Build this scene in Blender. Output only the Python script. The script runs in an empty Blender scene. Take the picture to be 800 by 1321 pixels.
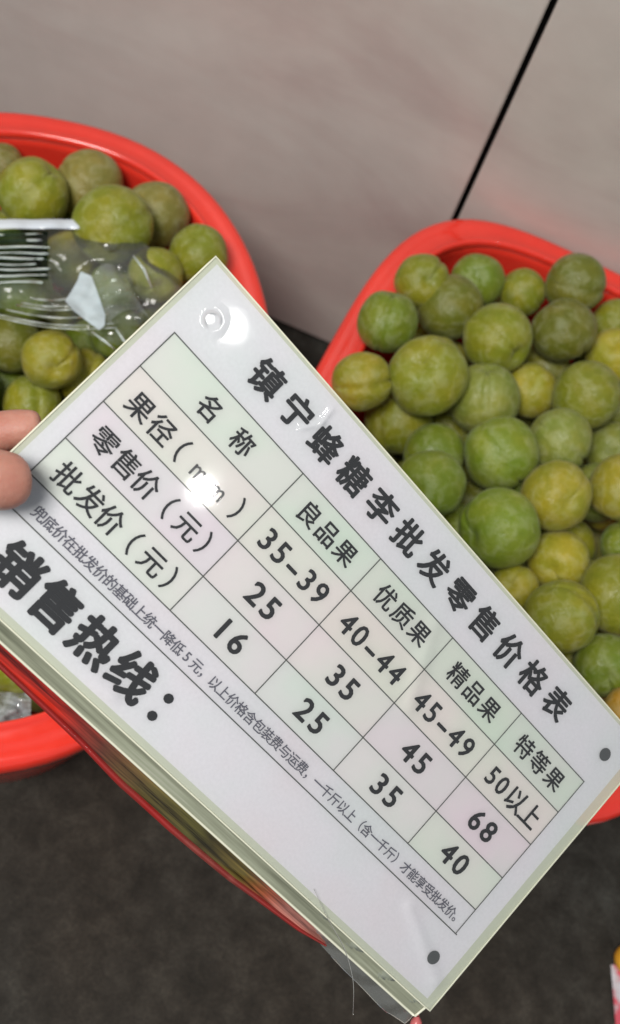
import bpy, bmesh, math, random
import numpy as np
from mathutils import Vector, Matrix, noise

S = bpy.context.scene
C = S.collection
R = math.radians
random.seed(7)
rng = np.random.default_rng(7)

# ------------------------------------------------------------ camera
CAM = Vector((0, 0, .88))
pitch, roll = R(60), R(23.5)
FW = Vector((0, math.cos(pitch), -math.sin(pitch)))
RT = Vector((1, 0, 0))
UP = RT.cross(FW)
IR = RT * math.cos(roll) + UP * math.sin(roll)          # picture right
ID = RT * math.sin(roll) - UP * math.cos(roll)          # picture down
cd = bpy.data.cameras.new('camera')
cam = bpy.data.objects.new('camera', cd)
C.objects.link(cam)
cam.matrix_world = Matrix(((IR.x, -ID.x, -FW.x, CAM.x), (IR.y, -ID.y, -FW.y, CAM.y), (IR.z, -ID.z, -FW.z, CAM.z), (0, 0, 0, 1)))
cd.sensor_fit = 'VERTICAL'
cd.sensor_height = 24
cd.lens = 1388 / 1321 * 24
cd.clip_start = .02
cd.clip_end = 50
cd.dof.use_dof = True
cd.dof.focus_distance = .455
cd.dof.aperture_fstop = 7
S.camera = cam

# ------------------------------------------------------------ light and exposure
w = bpy.data.worlds.new('World')
S.world = w
w.use_nodes = True
w.node_tree.nodes['Background'].inputs[0].default_value = (.86, .93, 1, 1)
w.node_tree.nodes['Background'].inputs[1].default_value = .33
S.view_settings.view_transform = 'Standard'
S.view_settings.look = 'None'
S.view_settings.gamma = 1
S.view_settings.exposure = 0
S.cycles.use_denoising = True
S.cycles.max_bounces = 10
S.cycles.transparent_max_bounces = 24
S.cycles.sample_clamp_indirect = 4


def area(name, loc, target, size, power, col=(1, 1, 1), shape='RECTANGLE', size_y=None):
    l = bpy.data.lights.new(name, 'AREA')
    l.shape = shape
    l.size = size
    if size_y:
        l.size_y = size_y
    l.energy = power
    l.color = col
    o = bpy.data.objects.new(name, l)
    C.objects.link(o)
    o.location = loc
    o.rotation_euler = (Vector(target) - Vector(loc)).to_track_quat('-Z', 'Y').to_euler()
    return o


area('ceiling_panel_light', (-.5, -.75, 2.4), (0, .4, .3), .8, 56, (1, .97, .92), size_y=.7)
# the two ceiling spots whose reflections sit on the laminated sign
SN = Vector((.35116344, -.42155605, .83604709))


def spot(P, Rf, dist, dx, dy, dia, power):
    k = (dist + .43) / 1388
    d = IR * dx * k + ID * dy * k
    d = d - 2 * d.dot(SN) * SN
    loc = Vector(P) + Vector(Rf) * dist + d
    area('ceiling_spot_light', loc, P, dia, power, (1, .98, .95), 'DISK')


spot((-.042, .202, .514), (.579, -.334, .744), 2.6, -4, -8, .05, 1.1)
spot((-.058, .253, .546), (.538, -.212, .816), 2.4, -11, -5, .086, .6)

# ------------------------------------------------------------ helpers


def ray(px, py):
    return IR * ((px - 400) / 1388) + ID * ((py - 660.5) / 1388) + FW


def on_z(px, py, z):
    d = ray(px, py)
    return CAM + d * ((z - CAM.z) / d.z)


def proj(p):
    q = p - CAM
    d = q.dot(FW)
    return 400 + 1388 * q.dot(IR) / d, 660.5 + 1388 * q.dot(ID) / d, d


def mat(name, col, rough=.5, spec=.5, **kw):
    m = bpy.data.materials.new(name)
    m.use_nodes = True
    b = m.node_tree.nodes['Principled BSDF']
    b.inputs['Base Color'].default_value = (*col, 1)
    b.inputs['Roughness'].default_value = rough
    b.inputs['Specular IOR Level'].default_value = spec
    for k, v in kw.items():
        b.inputs[k.replace('_', ' ')].default_value = v
    return m


def N(m, t, **kw):
    n = m.node_tree.nodes.new(t)
    for k, v in kw.items():
        setattr(n, k, v)
    return n


def L(m, a, b):
    m.node_tree.links.new(a, b)


def noise_tex(m, scale, detail=4, rough=.55, coord='Object', dist=0, stretch=None):
    tc = N(m, 'ShaderNodeTexCoord')
    n = N(m, 'ShaderNodeTexNoise')
    n.inputs['Scale'].default_value = scale
    n.inputs['Detail'].default_value = detail
    n.inputs['Roughness'].default_value = rough
    n.inputs['Distortion'].default_value = dist
    src = tc.outputs[coord]
    if stretch:
        mp = N(m, 'ShaderNodeMapping')
        mp.inputs['Scale'].default_value = stretch
        L(m, src, mp.inputs['Vector'])
        src = mp.outputs['Vector']
    L(m, src, n.inputs['Vector'])
    return n


def ramp(m, src, stops):
    r = N(m, 'ShaderNodeValToRGB')
    el = r.color_ramp.elements
    while len(el) < len(stops):
        el.new(.5)
    for e, (p, c) in zip(el, stops):
        e.position = p
        e.color = (*c, 1) if len(c) == 3 else c
    L(m, src, r.inputs['Fac'])
    return r


def mix(m, fac, a, b, blend='MIX'):
    n = N(m, 'ShaderNodeMix', data_type='RGBA', blend_type=blend)
    for s, v in ((n.inputs[0], fac), (n.inputs[6], a), (n.inputs[7], b)):
        if hasattr(v, 'links'):
            L(m, v, s)
        elif isinstance(v, (int, float)):
            s.default_value = v
        else:
            s.default_value = (*v, 1)
    return n.outputs[2]


def bump(m, src, strength, dist):
    b = N(m, 'ShaderNodeBump')
    b.inputs['Strength'].default_value = strength
    b.inputs['Distance'].default_value = dist
    L(m, src, b.inputs['Height'])
    L(m, b.outputs['Normal'], m.node_tree.nodes['Principled BSDF'].inputs['Normal'])
    return b


def PB(m):
    return m.node_tree.nodes['Principled BSDF']


def mesh(name, verts, faces, smooth=False):
    me = bpy.data.meshes.new(name)
    me.from_pydata([tuple(v) for v in verts], [], faces)
    me.update()
    if smooth:
        me.polygons.foreach_set('use_smooth', [True] * len(me.polygons))
    return me


def link(name, me, m=None, parent=None, loc=None):
    o = bpy.data.objects.new(name, me)
    C.objects.link(o)
    if m and me and not me.materials:
        me.materials.append(m)
    if parent:
        o.parent = parent
    if loc is not None:
        o.location = loc
    return o


def tag(o, label=None, cat=None, group=None, kind=None):
    for k, v in (('label', label), ('category', cat), ('group', group), ('kind', kind)):
        if v:
            o[k] = v
    return o


def empty(name, loc=(0, 0, 0)):
    o = bpy.data.objects.new(name, None)
    C.objects.link(o)
    o.location = loc
    o.empty_display_size = .02
    return o


def box_mesh(name, x0, x1, y0, y1, z0, z1, bev=0):
    bm = bmesh.new()
    bmesh.ops.create_cube(bm, size=1)
    for v in bm.verts:
        v.co = Vector(((x0 + x1) / 2 + v.co.x * (x1 - x0), (y0 + y1) / 2 + v.co.y * (y1 - y0), (z0 + z1) / 2 + v.co.z * (z1 - z0)))
    if bev:
        bmesh.ops.bevel(bm, geom=bm.edges[:], offset=bev, segments=2, affect='EDGES')
    me = bpy.data.meshes.new(name)
    bm.to_mesh(me)
    bm.free()
    return me


def tube(name, pts, rad, seg=8, closed=False):
    """a tube along pts; rad a number or a list"""
    pts = [Vector(p) for p in pts]
    n = len(pts)
    vs, fs = [], []
    ref = Vector((0.13, .21, .97)).normalized()
    for i, p in enumerate(pts):
        t = (pts[(i + 1) % n] - pts[i - 1]) if closed else (pts[min(i + 1, n - 1)] - pts[max(i - 1, 0)])
        t.normalize()
        a = t.cross(ref).normalized()
        b = a.cross(t)
        r = rad[i] if isinstance(rad, (list, tuple)) else rad
        for k in range(seg):
            an = 2 * math.pi * k / seg
            vs.append(p + a * math.cos(an) * r + b * math.sin(an) * r)
    for i in range(n if closed else n - 1):
        for k in range(seg):
            j = (i + 1) % n
            fs.append((i * seg + k, i * seg + (k + 1) % seg, j * seg + (k + 1) % seg, j * seg + k))
    if not closed:
        fs.append(tuple(range(seg)))
        fs.append(tuple(range((n - 1) * seg, n * seg))[::-1])
    return mesh(name, vs, fs, True)


# ------------------------------------------------------------ materials
m_wall = mat('wall_stone', (.3, .28, .26), .34, .55)
n1 = noise_tex(m_wall, 3.2, 6, .6, dist=.6, stretch=(1, 1, 2.5))
n2 = noise_tex(m_wall, 22, 4, .6)
c = ramp(m_wall, n1.outputs['Fac'], [(.28, (.44, .345, .325)), (.5, (.525, .465, .43)), (.72, (.58, .545, .505))])  # stone mottling; its pinkish clouds also stand in for red bounce light
c2 = ramp(m_wall, n2.outputs['Fac'], [(.35, (.96, .96, .96)), (.65, (1.02, 1.02, 1.02))])
L(m_wall, mix(m_wall, 1, c.outputs[0], c2.outputs[0], 'MULTIPLY'), PB(m_wall).inputs['Base Color'])
r_ = ramp(m_wall, n1.outputs['Fac'], [(.3, (.30, .30, .30)), (.7, (.42, .42, .42))])
L(m_wall, r_.outputs[0], PB(m_wall).inputs['Roughness'])
bump(m_wall, n2.outputs['Fac'], .12, .001)

m_joint = mat('joint_black', (.008, .008, .008), .8, .2)

m_floor = mat('floor_dark', (.05, .05, .05), .75, .3)
n1 = noise_tex(m_floor, 38, 7, .68, dist=.3)
n2 = noise_tex(m_floor, 2.6, 3, .5)
n3 = noise_tex(m_floor, 420, 3, .7)
c1 = ramp(m_floor, n1.outputs['Fac'], [(.33, (.013, .011, .008)), (.5, (.025, .022, .018)), (.7, (.046, .043, .037))])
c2 = ramp(m_floor, n2.outputs['Fac'], [(.38, (1.02, .9, .78)), (.58, (.98, 1.04, 1.03))])
c3 = ramp(m_floor, n3.outputs['Fac'], [(.3, (.6, .6, .6)), (.7, (1.4, 1.4, 1.4))])
a = mix(m_floor, 1, c1.outputs[0], c2.outputs[0], 'MULTIPLY')
L(m_floor, mix(m_floor, 1, a, c3.outputs[0], 'MULTIPLY'), PB(m_floor).inputs['Base Color'])
bump(m_floor, n1.outputs['Fac'], .35, .003)

m_red = mat('red_plastic', (.72, .035, .018), .28, .5)
PB(m_red).inputs['Subsurface Weight'].default_value = .25
PB(m_red).inputs['Subsurface Radius'].default_value = (1, .15, .08)
PB(m_red).inputs['Subsurface Scale'].default_value = .006
n1 = noise_tex(m_red, 14, 4, .6)
n2 = noise_tex(m_red, 260, 3, .6)
c = ramp(m_red, n1.outputs['Fac'], [(.3, (.74, .034, .02)), (.7, (.86, .045, .026))])
L(m_red, c.outputs[0], PB(m_red).inputs['Base Color'])
r_ = ramp(m_red, n2.outputs['Fac'], [(.3, (.20, .20, .20)), (.75, (.26, .26, .26))])
L(m_red, r_.outputs[0], PB(m_red).inputs['Roughness'])
bump(m_red, n1.outputs['Fac'], .25, .002)
PB(m_red).inputs['Coat Weight'].default_value = .5
PB(m_red).inputs['Coat Roughness'].default_value = .1


def make_plum_mat():
    m = mat('plum_skin', (.2, .22, .03), .5, .35)
    p = PB(m)
    p.inputs['Subsurface Weight'].default_value = .12
    p.inputs['Subsurface Radius'].default_value = (.8, .7, .2)
    p.inputs['Subsurface Scale'].default_value = .004
    oi = N(m, 'ShaderNodeObjectInfo')
    tc = N(m, 'ShaderNodeTexCoord')
    off = N(m, 'ShaderNodeVectorMath', operation='ADD')
    cmb = N(m, 'ShaderNodeCombineXYZ')
    mul = N(m, 'ShaderNodeMath', operation='MULTIPLY')
    mul.inputs[1].default_value = 37.0
    L(m, oi.outputs['Random'], mul.inputs[0])
    for i in range(3):
        L(m, mul.outputs[0], cmb.inputs[i])
    L(m, tc.outputs['Object'], off.inputs[0])
    L(m, cmb.outputs[0], off.inputs[1])

    def nz(scale, detail, r=.55, dist=0):
        n = N(m, 'ShaderNodeTexNoise')
        n.inputs['Scale'].default_value = scale
        n.inputs['Detail'].default_value = detail
        n.inputs['Roughness'].default_value = r
        n.inputs['Distortion'].default_value = dist
        L(m, off.outputs[0], n.inputs['Vector'])
        return n.outputs['Fac']
    big = nz(1.1, 3, .5, .3)
    mid = nz(3.2, 4, .62, .5)
    fine = nz(34, 3, .7)
    tint = ramp(m, big, [(.32, (.86, .95, .85)), (.5, (1, 1, 1)), (.68, (1.18, 1.07, .95))])
    base = mix(m, 1, oi.outputs['Color'], tint.outputs[0], 'MULTIPLY')
    blotch = ramp(m, mid, [(.35, (.88, .9, .88)), (.62, (1.07, 1.06, 1.03))])
    base = mix(m, 1, base, blotch.outputs[0], 'MULTIPLY')
    # waxy bloom in patches
    bl = ramp(m, mid, [(.47, (0, 0, 0)), (.66, (1, 1, 1))])
    bl2 = ramp(m, fine, [(.35, (.55, .55, .55)), (.7, (1, 1, 1))])
    b3 = mix(m, 1, bl.outputs[0], bl2.outputs[0], 'MULTIPLY')
    sc = N(m, 'ShaderNodeMath', operation='MULTIPLY')
    sc.inputs[1].default_value = .30
    L(m, b3, sc.inputs[0])
    col = mix(m, sc.outputs[0], base, (.38, .40, .29))
    dots = ramp(m, fine, [(.66, (1, 1, 1)), (.8, (1.35, 1.25, 1.1))])
    col = mix(m, 1, col, dots.outputs[0], 'MULTIPLY')
    L(m, col, p.inputs['Base Color'])
    rr = ramp(m, bl.outputs[0], [(0, (.36, .36, .36)), (1, (.66, .66, .66))])
    L(m, rr.outputs[0], p.inputs['Roughness'])
    p.inputs['Sheen Weight'].default_value = .07
    p.inputs['Sheen Roughness'].default_value = .45
    p.inputs['Sheen Tint'].default_value = (.85, .9, .8, 1)
    bump(m, mid, .15, .05)
    return m


m_plum = make_plum_mat()


def clear_film(name, tint=(1, 1, 1), milky=.06, rough=.06, gloss=1.0, bumpy=0, milk_col=(.8, .85, .82), bscale=30, ior=1.5):
    m = bpy.data.materials.new(name)
    m.use_nodes = True
    nt = m.node_tree
    nt.nodes.remove(nt.nodes['Principled BSDF'])
    out = nt.nodes['Material Output']
    tr = N(m, 'ShaderNodeBsdfTransparent')
    tr.inputs[0].default_value = (*tint, 1)
    df = N(m, 'ShaderNodeBsdfDiffuse')
    df.inputs[0].default_value = (*milk_col, 1)
    gl = N(m, 'ShaderNodeBsdfGlossy')
    gl.inputs['Roughness'].default_value = rough
    gl.inputs['Color'].default_value = (gloss, gloss, gloss, 1)
    fr = N(m, 'ShaderNodeFresnel')
    fr.inputs['IOR'].default_value = ior
    m1 = N(m, 'ShaderNodeMixShader')
    m1.inputs[0].default_value = milky
    L(m, tr.outputs[0], m1.inputs[1])
    L(m, df.outputs[0], m1.inputs[2])
    m2 = N(m, 'ShaderNodeMixShader')
    L(m, fr.outputs[0], m2.inputs[0])
    L(m, m1.outputs[0], m2.inputs[1])
    L(m, gl.outputs[0], m2.inputs[2])
    L(m, m2.outputs[0], out.inputs['Surface'])
    if bumpy:
        n = noise_tex(m, bscale, 3, .5)
        b = N(m, 'ShaderNodeBump')
        b.inputs['Strength'].default_value = bumpy
        b.inputs['Distance'].default_value = .01
        L(m, n.outputs['Fac'], b.inputs['Height'])
        L(m, b.outputs[0], gl.inputs['Normal'])
        L(m, b.outputs[0], fr.inputs['Normal'])
    return m


# ------------------------------------------------------------ the setting
WY = .700
tag(link('floor', mesh('floor', [(-4, -4, 0), (4, -4, 0), (4, WY + .02, 0), (-4, WY + .02, 0)], [(0, 1, 2, 3)]), m_floor), kind='structure')
wall = tag(empty('wall', (0, WY, 0)), 'pale grey stone wall behind the baskets split by a black upright joint', 'wall')
JX = .0135
for x0, x1 in ((-1.2, JX - .0026), (JX + .0026, 1.25), (1.255, 3)):
    link('stone_panel', box_mesh('stone_panel', x0, x1, 0, .02, .003, 1.9, .0012), m_wall, wall)
link('stone_panel', box_mesh('stone_panel', -3, -1.205, 0, .02, .003, 1.9, .0012), m_wall, wall)
link('dark_backing', box_mesh('dark_backing', -3, 3, .021, .05, 0, 1.9), m_joint, wall)

# ------------------------------------------------------------ baskets
RIMZ = .25


def sup(t, a, b, n):
    c, s = math.cos(t), math.sin(t)
    r = (abs(c / a) ** n + abs(s / b) ** n) ** (-1 / n)
    return r * c, r * s


def inside(bk, x, y, shrink):
    cx, cy, a, b, th, n = bk
    c, s = math.cos(th), math.sin(th)
    dx, dy = x - cx, y - cy
    u, v = dx * c + dy * s, -dx * s + dy * c
    return (abs(u / (a - shrink)) ** n + abs(v / (b - shrink)) ** n) < 1


def basket(bk, label, rw=.031):
    q = rw / .031
    cx, cy, a, b, th, n = bk
    root = tag(empty('plastic_basket', (cx, cy, 0)), label, 'basket', 'red plastic baskets holding plums')
    root.rotation_euler = (0, 0, th)
    NS = 128

    def loft(prof, name):
        vs, fs = [], []
        for (off, z) in prof:
            for k in range(NS):
                x, y = sup(2 * math.pi * k / NS, a + (off * q if off > -.032 else off + .031 - rw), b + (off * q if off > -.032 else off + .031 - rw), n)
                vs.append((x, y, z))
        for i in range(len(prof) - 1):
            for k in range(NS):
                fs.append((i * NS + k, i * NS + (k + 1) % NS, (i + 1) * NS + (k + 1) % NS, (i + 1) * NS + k))
        return mesh(name, vs, fs, True), NS
    H = RIMZ
    # body: outer wall up, inner wall down, inner floor
    prof = [(-.062, .004), (-.058, .0), (-.056, .003), (-.040, .09), (-.030, .17), (-.0265, H - .012), (-.0265, H - .004),
            (-.029, H - .004), (-.0295, H - .014), (-.033, .17), (-.043, .09), (-.059, .006)]
    me, ns = loft(prof, 'basin_wall')
    bm = bmesh.new()
    bm.from_mesh(me)
    bm.verts.ensure_lookup_table()
    bm.faces.new([bm.verts[k] for k in range(ns)][::-1])
    bm.faces.new([bm.verts[(len(prof) - 1) * ns + k] for k in range(ns)])
    bm.to_mesh(me)
    bm.free()
    link('basin', me, m_red, root)
    # rim: raised inner lip, sloping band, rounded outer edge turned down
    prof = [(-.031, H - .0035), (-.031, H - .0005), (-.0295, H + .0016), (-.0275, H + .0018), (-.0255, H - .0002), (-.0235, H - .0016), (-.012, H - .001),
            (-.005, H - .0008), (-.0005, H - .0022), (.0018, H - .0055), (.0022, H - .012), (-.0005, H - .024), (-.003, H - .024), (-.0034, H - .014), (-.006, H - .0075),
            (-.014, H - .0055), (-.024, H - .0045), (-.031, H - .0035)]
    me, ns = loft(prof, 'rim')
    link('rim', me, m_red, root)
    return root


RW = {}
BL = (-.226, .357, .186, .258, .299, 2.3)
BR = (.131, .463, .168, .231, -.046, 3.8)
RW[BL], RW[BR] = .025, .024
basket(BL, 'red oval plastic basket of plums at the left edge of the photo', .025)
basket(BR, 'red plastic basket with squarer corners on the right, below the wall joint', .024)

# ------------------------------------------------------------ plums


def plum_mesh(name, seed, groove=.06, ell=1.0, dent=.16):
    rs = random.Random(seed)
    nu, nv = 52, 26
    vs, fs = [], []
    off = Vector((rs.random() * 9, rs.random() * 9, rs.random() * 9))
    for j in range(nv + 1):
        ph = math.pi * j / nv
        for i in range(nu):
            th = 2 * math.pi * i / nu
            d = Vector((math.sin(ph) * math.cos(th), math.sin(ph) * math.sin(th), math.cos(ph)))
            r = 1 + .06 * noise.noise(d * 1.2 + off)
            g = math.exp(-((th if th < math.pi else th - 2 * math.pi) / .12) ** 2)
            r -= groove * 1.25 * g * (.35 + .65 * abs(math.cos(ph / 2)))
            r += .018 * math.exp(-(((th if th < math.pi else th - 2 * math.pi) - .42) / .25) ** 2) * math.sin(ph)
            r -= dent * math.exp(-(ph / .3) ** 2)
            r -= .04 * math.exp(-((math.pi - ph) / .22) ** 2)
            vs.append((d.x * r, d.y * r, d.z * r * ell))
    for j in range(nv):
        for i in range(nu):
            a, b = j * nu + i, j * nu + (i + 1) % nu
            fs.append((a, a + nu, b + nu, b))
    me = mesh(name, vs, fs, True)
    bm = bmesh.new()
    bm.from_mesh(me)
    bmesh.ops.remove_doubles(bm, verts=bm.verts, dist=1e-5)
    bm.to_mesh(me)
    bm.free()
    me.polygons.foreach_set('use_smooth', [True] * len(me.polygons))
    me.materials.append(m_plum)
    return me


PM = [plum_mesh('plum', 3, .05, 1.0, .15), plum_mesh('plum', 9, .075, .95, .2), plum_mesh('plum', 15, .035, 1.06, .12),
      plum_mesh('plum', 23, .06, .98, .22), plum_mesh('plum', 31, .09, 1.03, .14)]

OL = (.215, .222, .016)      # olive
YG = (.30, .27, .022)        # yellowish
GR = (.165, .215, .018)       # green
DK = (.14, .145, .016)        # dusky olive
GY = (.20, .225, .04)       # bloom covered
OR = (.36, .21, .02)         # orange
BR_ = (.20, .175, .04)       # brownish

# (px, py, radius px, level, colour, label): what the photo shows, each later given a place where it rests
RIGHT = [
    (500, 415, 37, 0, GR, 'green plum with an upright crease nearest the left rim bend of the right basket'),
    (545, 364, 34, 0, OL, 'half hidden olive plum in the far left corner of the right basket'),
    (615, 362, 33, 1, GR, 'green plum against the far rim under the black wall joint'),
    (580, 397, 40, 0, DK, 'dusky plum in front of the pair in the far left corner of the right basket'),
    (674, 377, 29, 1, OL, 'small olive plum beside the far rim, left of the tallest plum'),
    (742, 366, 37, 0, DK, 'tallest plum rising over the far rim of the right basket'),
    (727, 427, 39, 0, DK, 'dusky plum just below the tallest plum by the far rim'),
    (642, 437, 43, 0, OL, 'round olive plum below the small plum of the far rim'),
    (552, 485, 49, 0, OL, 'large olive plum left of centre in the right basket with a pale top'),
    (467, 492, 36, 1, YG, 'yellowish plum touching the left rim of the right basket just above the sign'),
    (514, 545, 41, 1, OL, 'shaded olive plum low between the left rim and the sign edge'),
    (625, 515, 43, 0, GY, 'pale dusty plum with a long crease in the upper middle of the right basket'),
    (684, 505, 33, 1, YG, 'yellowish plum tucked behind the creased dusty plum'),
    (757, 510, 42, 0, OL, 'dented olive plum near the right edge, below the far rim'),
    (793, 417, 29, 1, OL, 'olive plum cut by the right edge just below the far rim'),
    (792, 460, 35, 1, YG, 'yellowish plum cut by the right edge above the dented plum'),
    (560, 588, 40, 1, GR, 'green plum partly behind the bright one at the sign edge'),
    (555, 625, 43, 0, GR, 'bright green plum resting along the upper edge of the sign'),
    (647, 585, 46, 0, GR, 'large round green plum in the middle of the right basket'),
    (722, 568, 40, 0, GY, 'pale dusty plum right of the large round green one'),
    (790, 580, 34, 1, GY, 'dusty plum cut by the right edge at mid height'),
    (717, 640, 43, 0, YG, 'yellow plum with a brown blush in the middle of the right basket'),
    (768, 636, 36, 1, GY, 'pale green plum with a deep crease right of the blushed yellow plum'),
    (802, 630, 40, 0, YG, 'yellow plum cut by the right edge beside the creased pale one'),
    (645, 682, 50, 0, GR, 'biggest green plum with a pale crescent of bloom'),
    (720, 724, 38, 1, YG, 'small yellow plum right of the biggest green one'),
    (724, 795, 46, 0, OL, 'large olive plum over the right part of the sign edge'),
    (801, 768, 51, 0, OL, 'very large olive plum cut by the right edge low in the basket'),
    (663, 758, 30, 1, YG, 'yellowish plum between the sign edge and the biggest green plum'),
    (781, 858, 39, 0, GR, 'green plum low at the right, above the orange fruit'),
    (806, 915, 26, 0, OR, 'orange ripe fruit cut by the right edge beside the sign corner'),
    (806, 703, 30, 1, GR, 'dark green plum cut by the right edge over the very large olive one'),
    (606, 652, 30, 2, DK, 'shadowed plum showing between the bright green and the biggest green plum'),
    (702, 475, 31, 2, DK, 'shadowed plum low behind the dented olive plum'),
    (800, 527, 32, 2, GY, 'dusty plum sunk at the right edge beside the dented one'),
    (742, 846, 34, 2, OL, 'olive plum sunk between two large ones low at the right'),
    (590, 682, 30, 2, GR, 'green sliver of a plum at the sign edge under the bright green one'),
]
LEFT = [
    (3, 214, 27, 1, BR_, 'brownish plum cut by the left edge under the far rim'),
    (42, 250, 43, 0, OL, 'big olive plum at the upper left of the left basket'),
    (115, 238, 42, 1, BR_, 'brownish plum touching the inside of the left basket far wall'),
    (146, 290, 47, 0, OL, 'large olive plum glinting under the end of the clear bag'),
    (200, 278, 41, 0, BR_, 'brownish olive plum right of the large one under the bag end'),
    (257, 328, 36, 0, OL, 'olive plum in the right bend of the left basket beside the sign corner'),
    (200, 355, 34, 0, OL, 'olive plum right of the clear bag, left of the sign corner'),
    (90, 335, 34, 1, YG, 'yellowish plum seen through the clear bag'),
    (25, 378, 40, 1, GR, 'green plum seen through the ribbed part of the clear bag'),
    (67, 464, 36, 0, YG, 'yellow green plum just below the clear bag'),
    (14, 443, 36, 0, DK, 'dark olive plum at the left edge below the clear bag'),
    (108, 487, 35, 1, YG, 'yellowish plum between the bag and the sign edge'),
    (8, 497, 33, 1, GR, 'green plum at the left edge above the fingers'),
    (42, 522, 35, 1, OL, 'olive plum right above the index finger'),
    (112, 445, 30, 2, GR, 'green plum sunk under the lower corner of the clear bag'),
    (222, 372, 30, 1, OL, 'olive plum touching the upper left edge of the sign'),
    (150, 430, 34, 1, GR, 'green plum under the crumpled end of the clear bag'),
    (150, 375, 36, 1, GR, 'green plum under the rounded end of the clear bag'),
    (60, 410, 34, 2, OL, 'shaded olive plum deep under the clear bag'),
    (5, 312, 38, 1, OL, 'olive plum at the left edge under the white hem of the bag'),
]


def wall_gap(bk, x, y):
    cx, cy, a, b, th, n = bk
    c, s = math.cos(th), math.sin(th)
    dx, dy = x - cx, y - cy
    u, v = dx * c + dy * s, -dx * s + dy * c
    f = (abs(u / (a - RW[bk])) ** n + abs(v / (b - RW[bk])) ** n) ** (1 / n)
    return (1 - f) * math.hypot(u, v) / max(f, .01)


def settle(lst, levels, bk):
    P, Rr, D = [], [], []
    for (px, py, r, lv, col, lab) in lst:
        p = on_z(px, py, levels[lv])
        d = (p - CAM)
        dep = d.dot(FW)
        P.append(d.length)
        D.append(d.normalized())
        Rr.append(r / 1388 * 1.06)          # radius per metre of depth
    n = len(lst)
    t = P[:]
    for it in range(200):
        mv = 0
        for i in range(n):
            for j in range(i + 1, n):
                a, b = D[i] * t[i], D[j] * t[j]
                ri, rj = Rr[i] * t[i] * D[i].dot(FW), Rr[j] * t[j] * D[j].dot(FW)
                dist = (a - b).length
                ov = (ri + rj) * .95 - dist
                if ov > 0:
                    k, h = (i, j) if (lst[i][3], t[i]) < (lst[j][3], t[j]) else (j, i)   # h goes deeper
                    t[h] += ov * .55 + .0002
                    t[k] -= ov * .08
                    mv += ov
        for i in range(n):
            p = CAM + D[i] * t[i]
            r = Rr[i] * t[i] * D[i].dot(FW)
            e = r - wall_gap(bk, p.x, p.y)
            if e > 0:
                need = RIMZ + math.sqrt(max(0, r * r - max(0, r - e) ** 2)) - .001
                if p.z < need and need - p.z < .07:
                    t[i] -= min(.002, need - p.z)
    for it in range(60):
        for i in range(n):
            p = CAM + D[i] * t[i]
            r = Rr[i] * t[i] * D[i].dot(FW)
            e = r - wall_gap(bk, p.x, p.y)
            if e > .001:
                need = RIMZ + math.sqrt(max(0, r * r - max(0, r - e) ** 2)) - .001
                if p.z < need and need - p.z < .07:
                    t[i] -= min(.002, need - p.z)
    out = []
    for i in range(n):
        p = CAM + D[i] * t[i]
        out.append((p, Rr[i] * t[i] * D[i].dot(FW)))
    return out


plums = []          # (pos, r)


def add_plum(p, r, col, label, group, face=0, k=None):
    k = random.randrange(len(PM)) if k is None else k
    o = link('plum', PM[k], None, None, p)
    o.scale = (r, r, r)
    ax = Vector((random.gauss(0, 1), random.gauss(0, 1), random.gauss(0, .7)))
    if face:
        # crease turned up towards the open side of the heap
        x = ((CAM - p).normalized() + Vector((random.gauss(0, .45), random.gauss(0, .45), 0))).normalized()
        a = random.gauss(0, .5) if face == 2 else random.uniform(0, 3.1)
        z = UP * math.cos(a) + IR * math.sin(a)
        if face == 3:
            z, x = x, z
        z = (z - x * z.dot(x)).normalized()
        y = z.cross(x)
        o.rotation_euler = Matrix(((x.x, y.x, z.x), (x.y, y.y, z.y), (x.z, y.z, z.z))).to_euler()
    else:
        o.rotation_euler = ax.to_track_quat('Z', 'Y').to_euler()
        o.rotation_euler.rotate_axis('Z', random.uniform(0, 6.28))
    v = random.uniform(.9, 1.1)
    o.color = (col[0] * v, col[1] * v, col[2] * v, 1)
    tag(o, label, 'plum', group)
    plums.append((p, r))
    return o


GRP = {'L': 'plums heaped in the left basket', 'R': 'plums heaped in the right basket'}
levR = (.272, .252, .232)
levL = (.238, .222, .204)
for lst, lev, g in ((RIGHT, levR, 'R'), (LEFT, levL, 'L')):
    for (e, (p, r)) in zip(lst, settle(lst, lev, BR if g == 'R' else BL)):
        face = 2 if 'crease' in e[5] and 'beside the creased' not in e[5] and 'behind the creased' not in e[5] else random.choice((0, 0, 1, 1, 3))
        add_plum(p, r, e[4], e[5], GRP[g], face, 4 if face == 2 else None)
nvis = len(plums)
vis = [(proj(p), r) for p, r in plums]
visall = list(vis)
PP = np.array([[*p] for p, r in plums])
PR = np.array([r for p, r in plums])

SIGN_POLY = [(280, 345), (790, 950), (553, 1280), (0, 790), (-90, 700), (20, 590)]


def in_poly(x, y, poly):
    c = False
    for i in range(len(poly)):
        (x1, y1), (x2, y2) = poly[i], poly[i - 1]
        if (y1 > y) != (y2 > y) and x < (x2 - x1) * (y - y1) / (y2 - y1) + x1:
            c = not c
    return c


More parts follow.
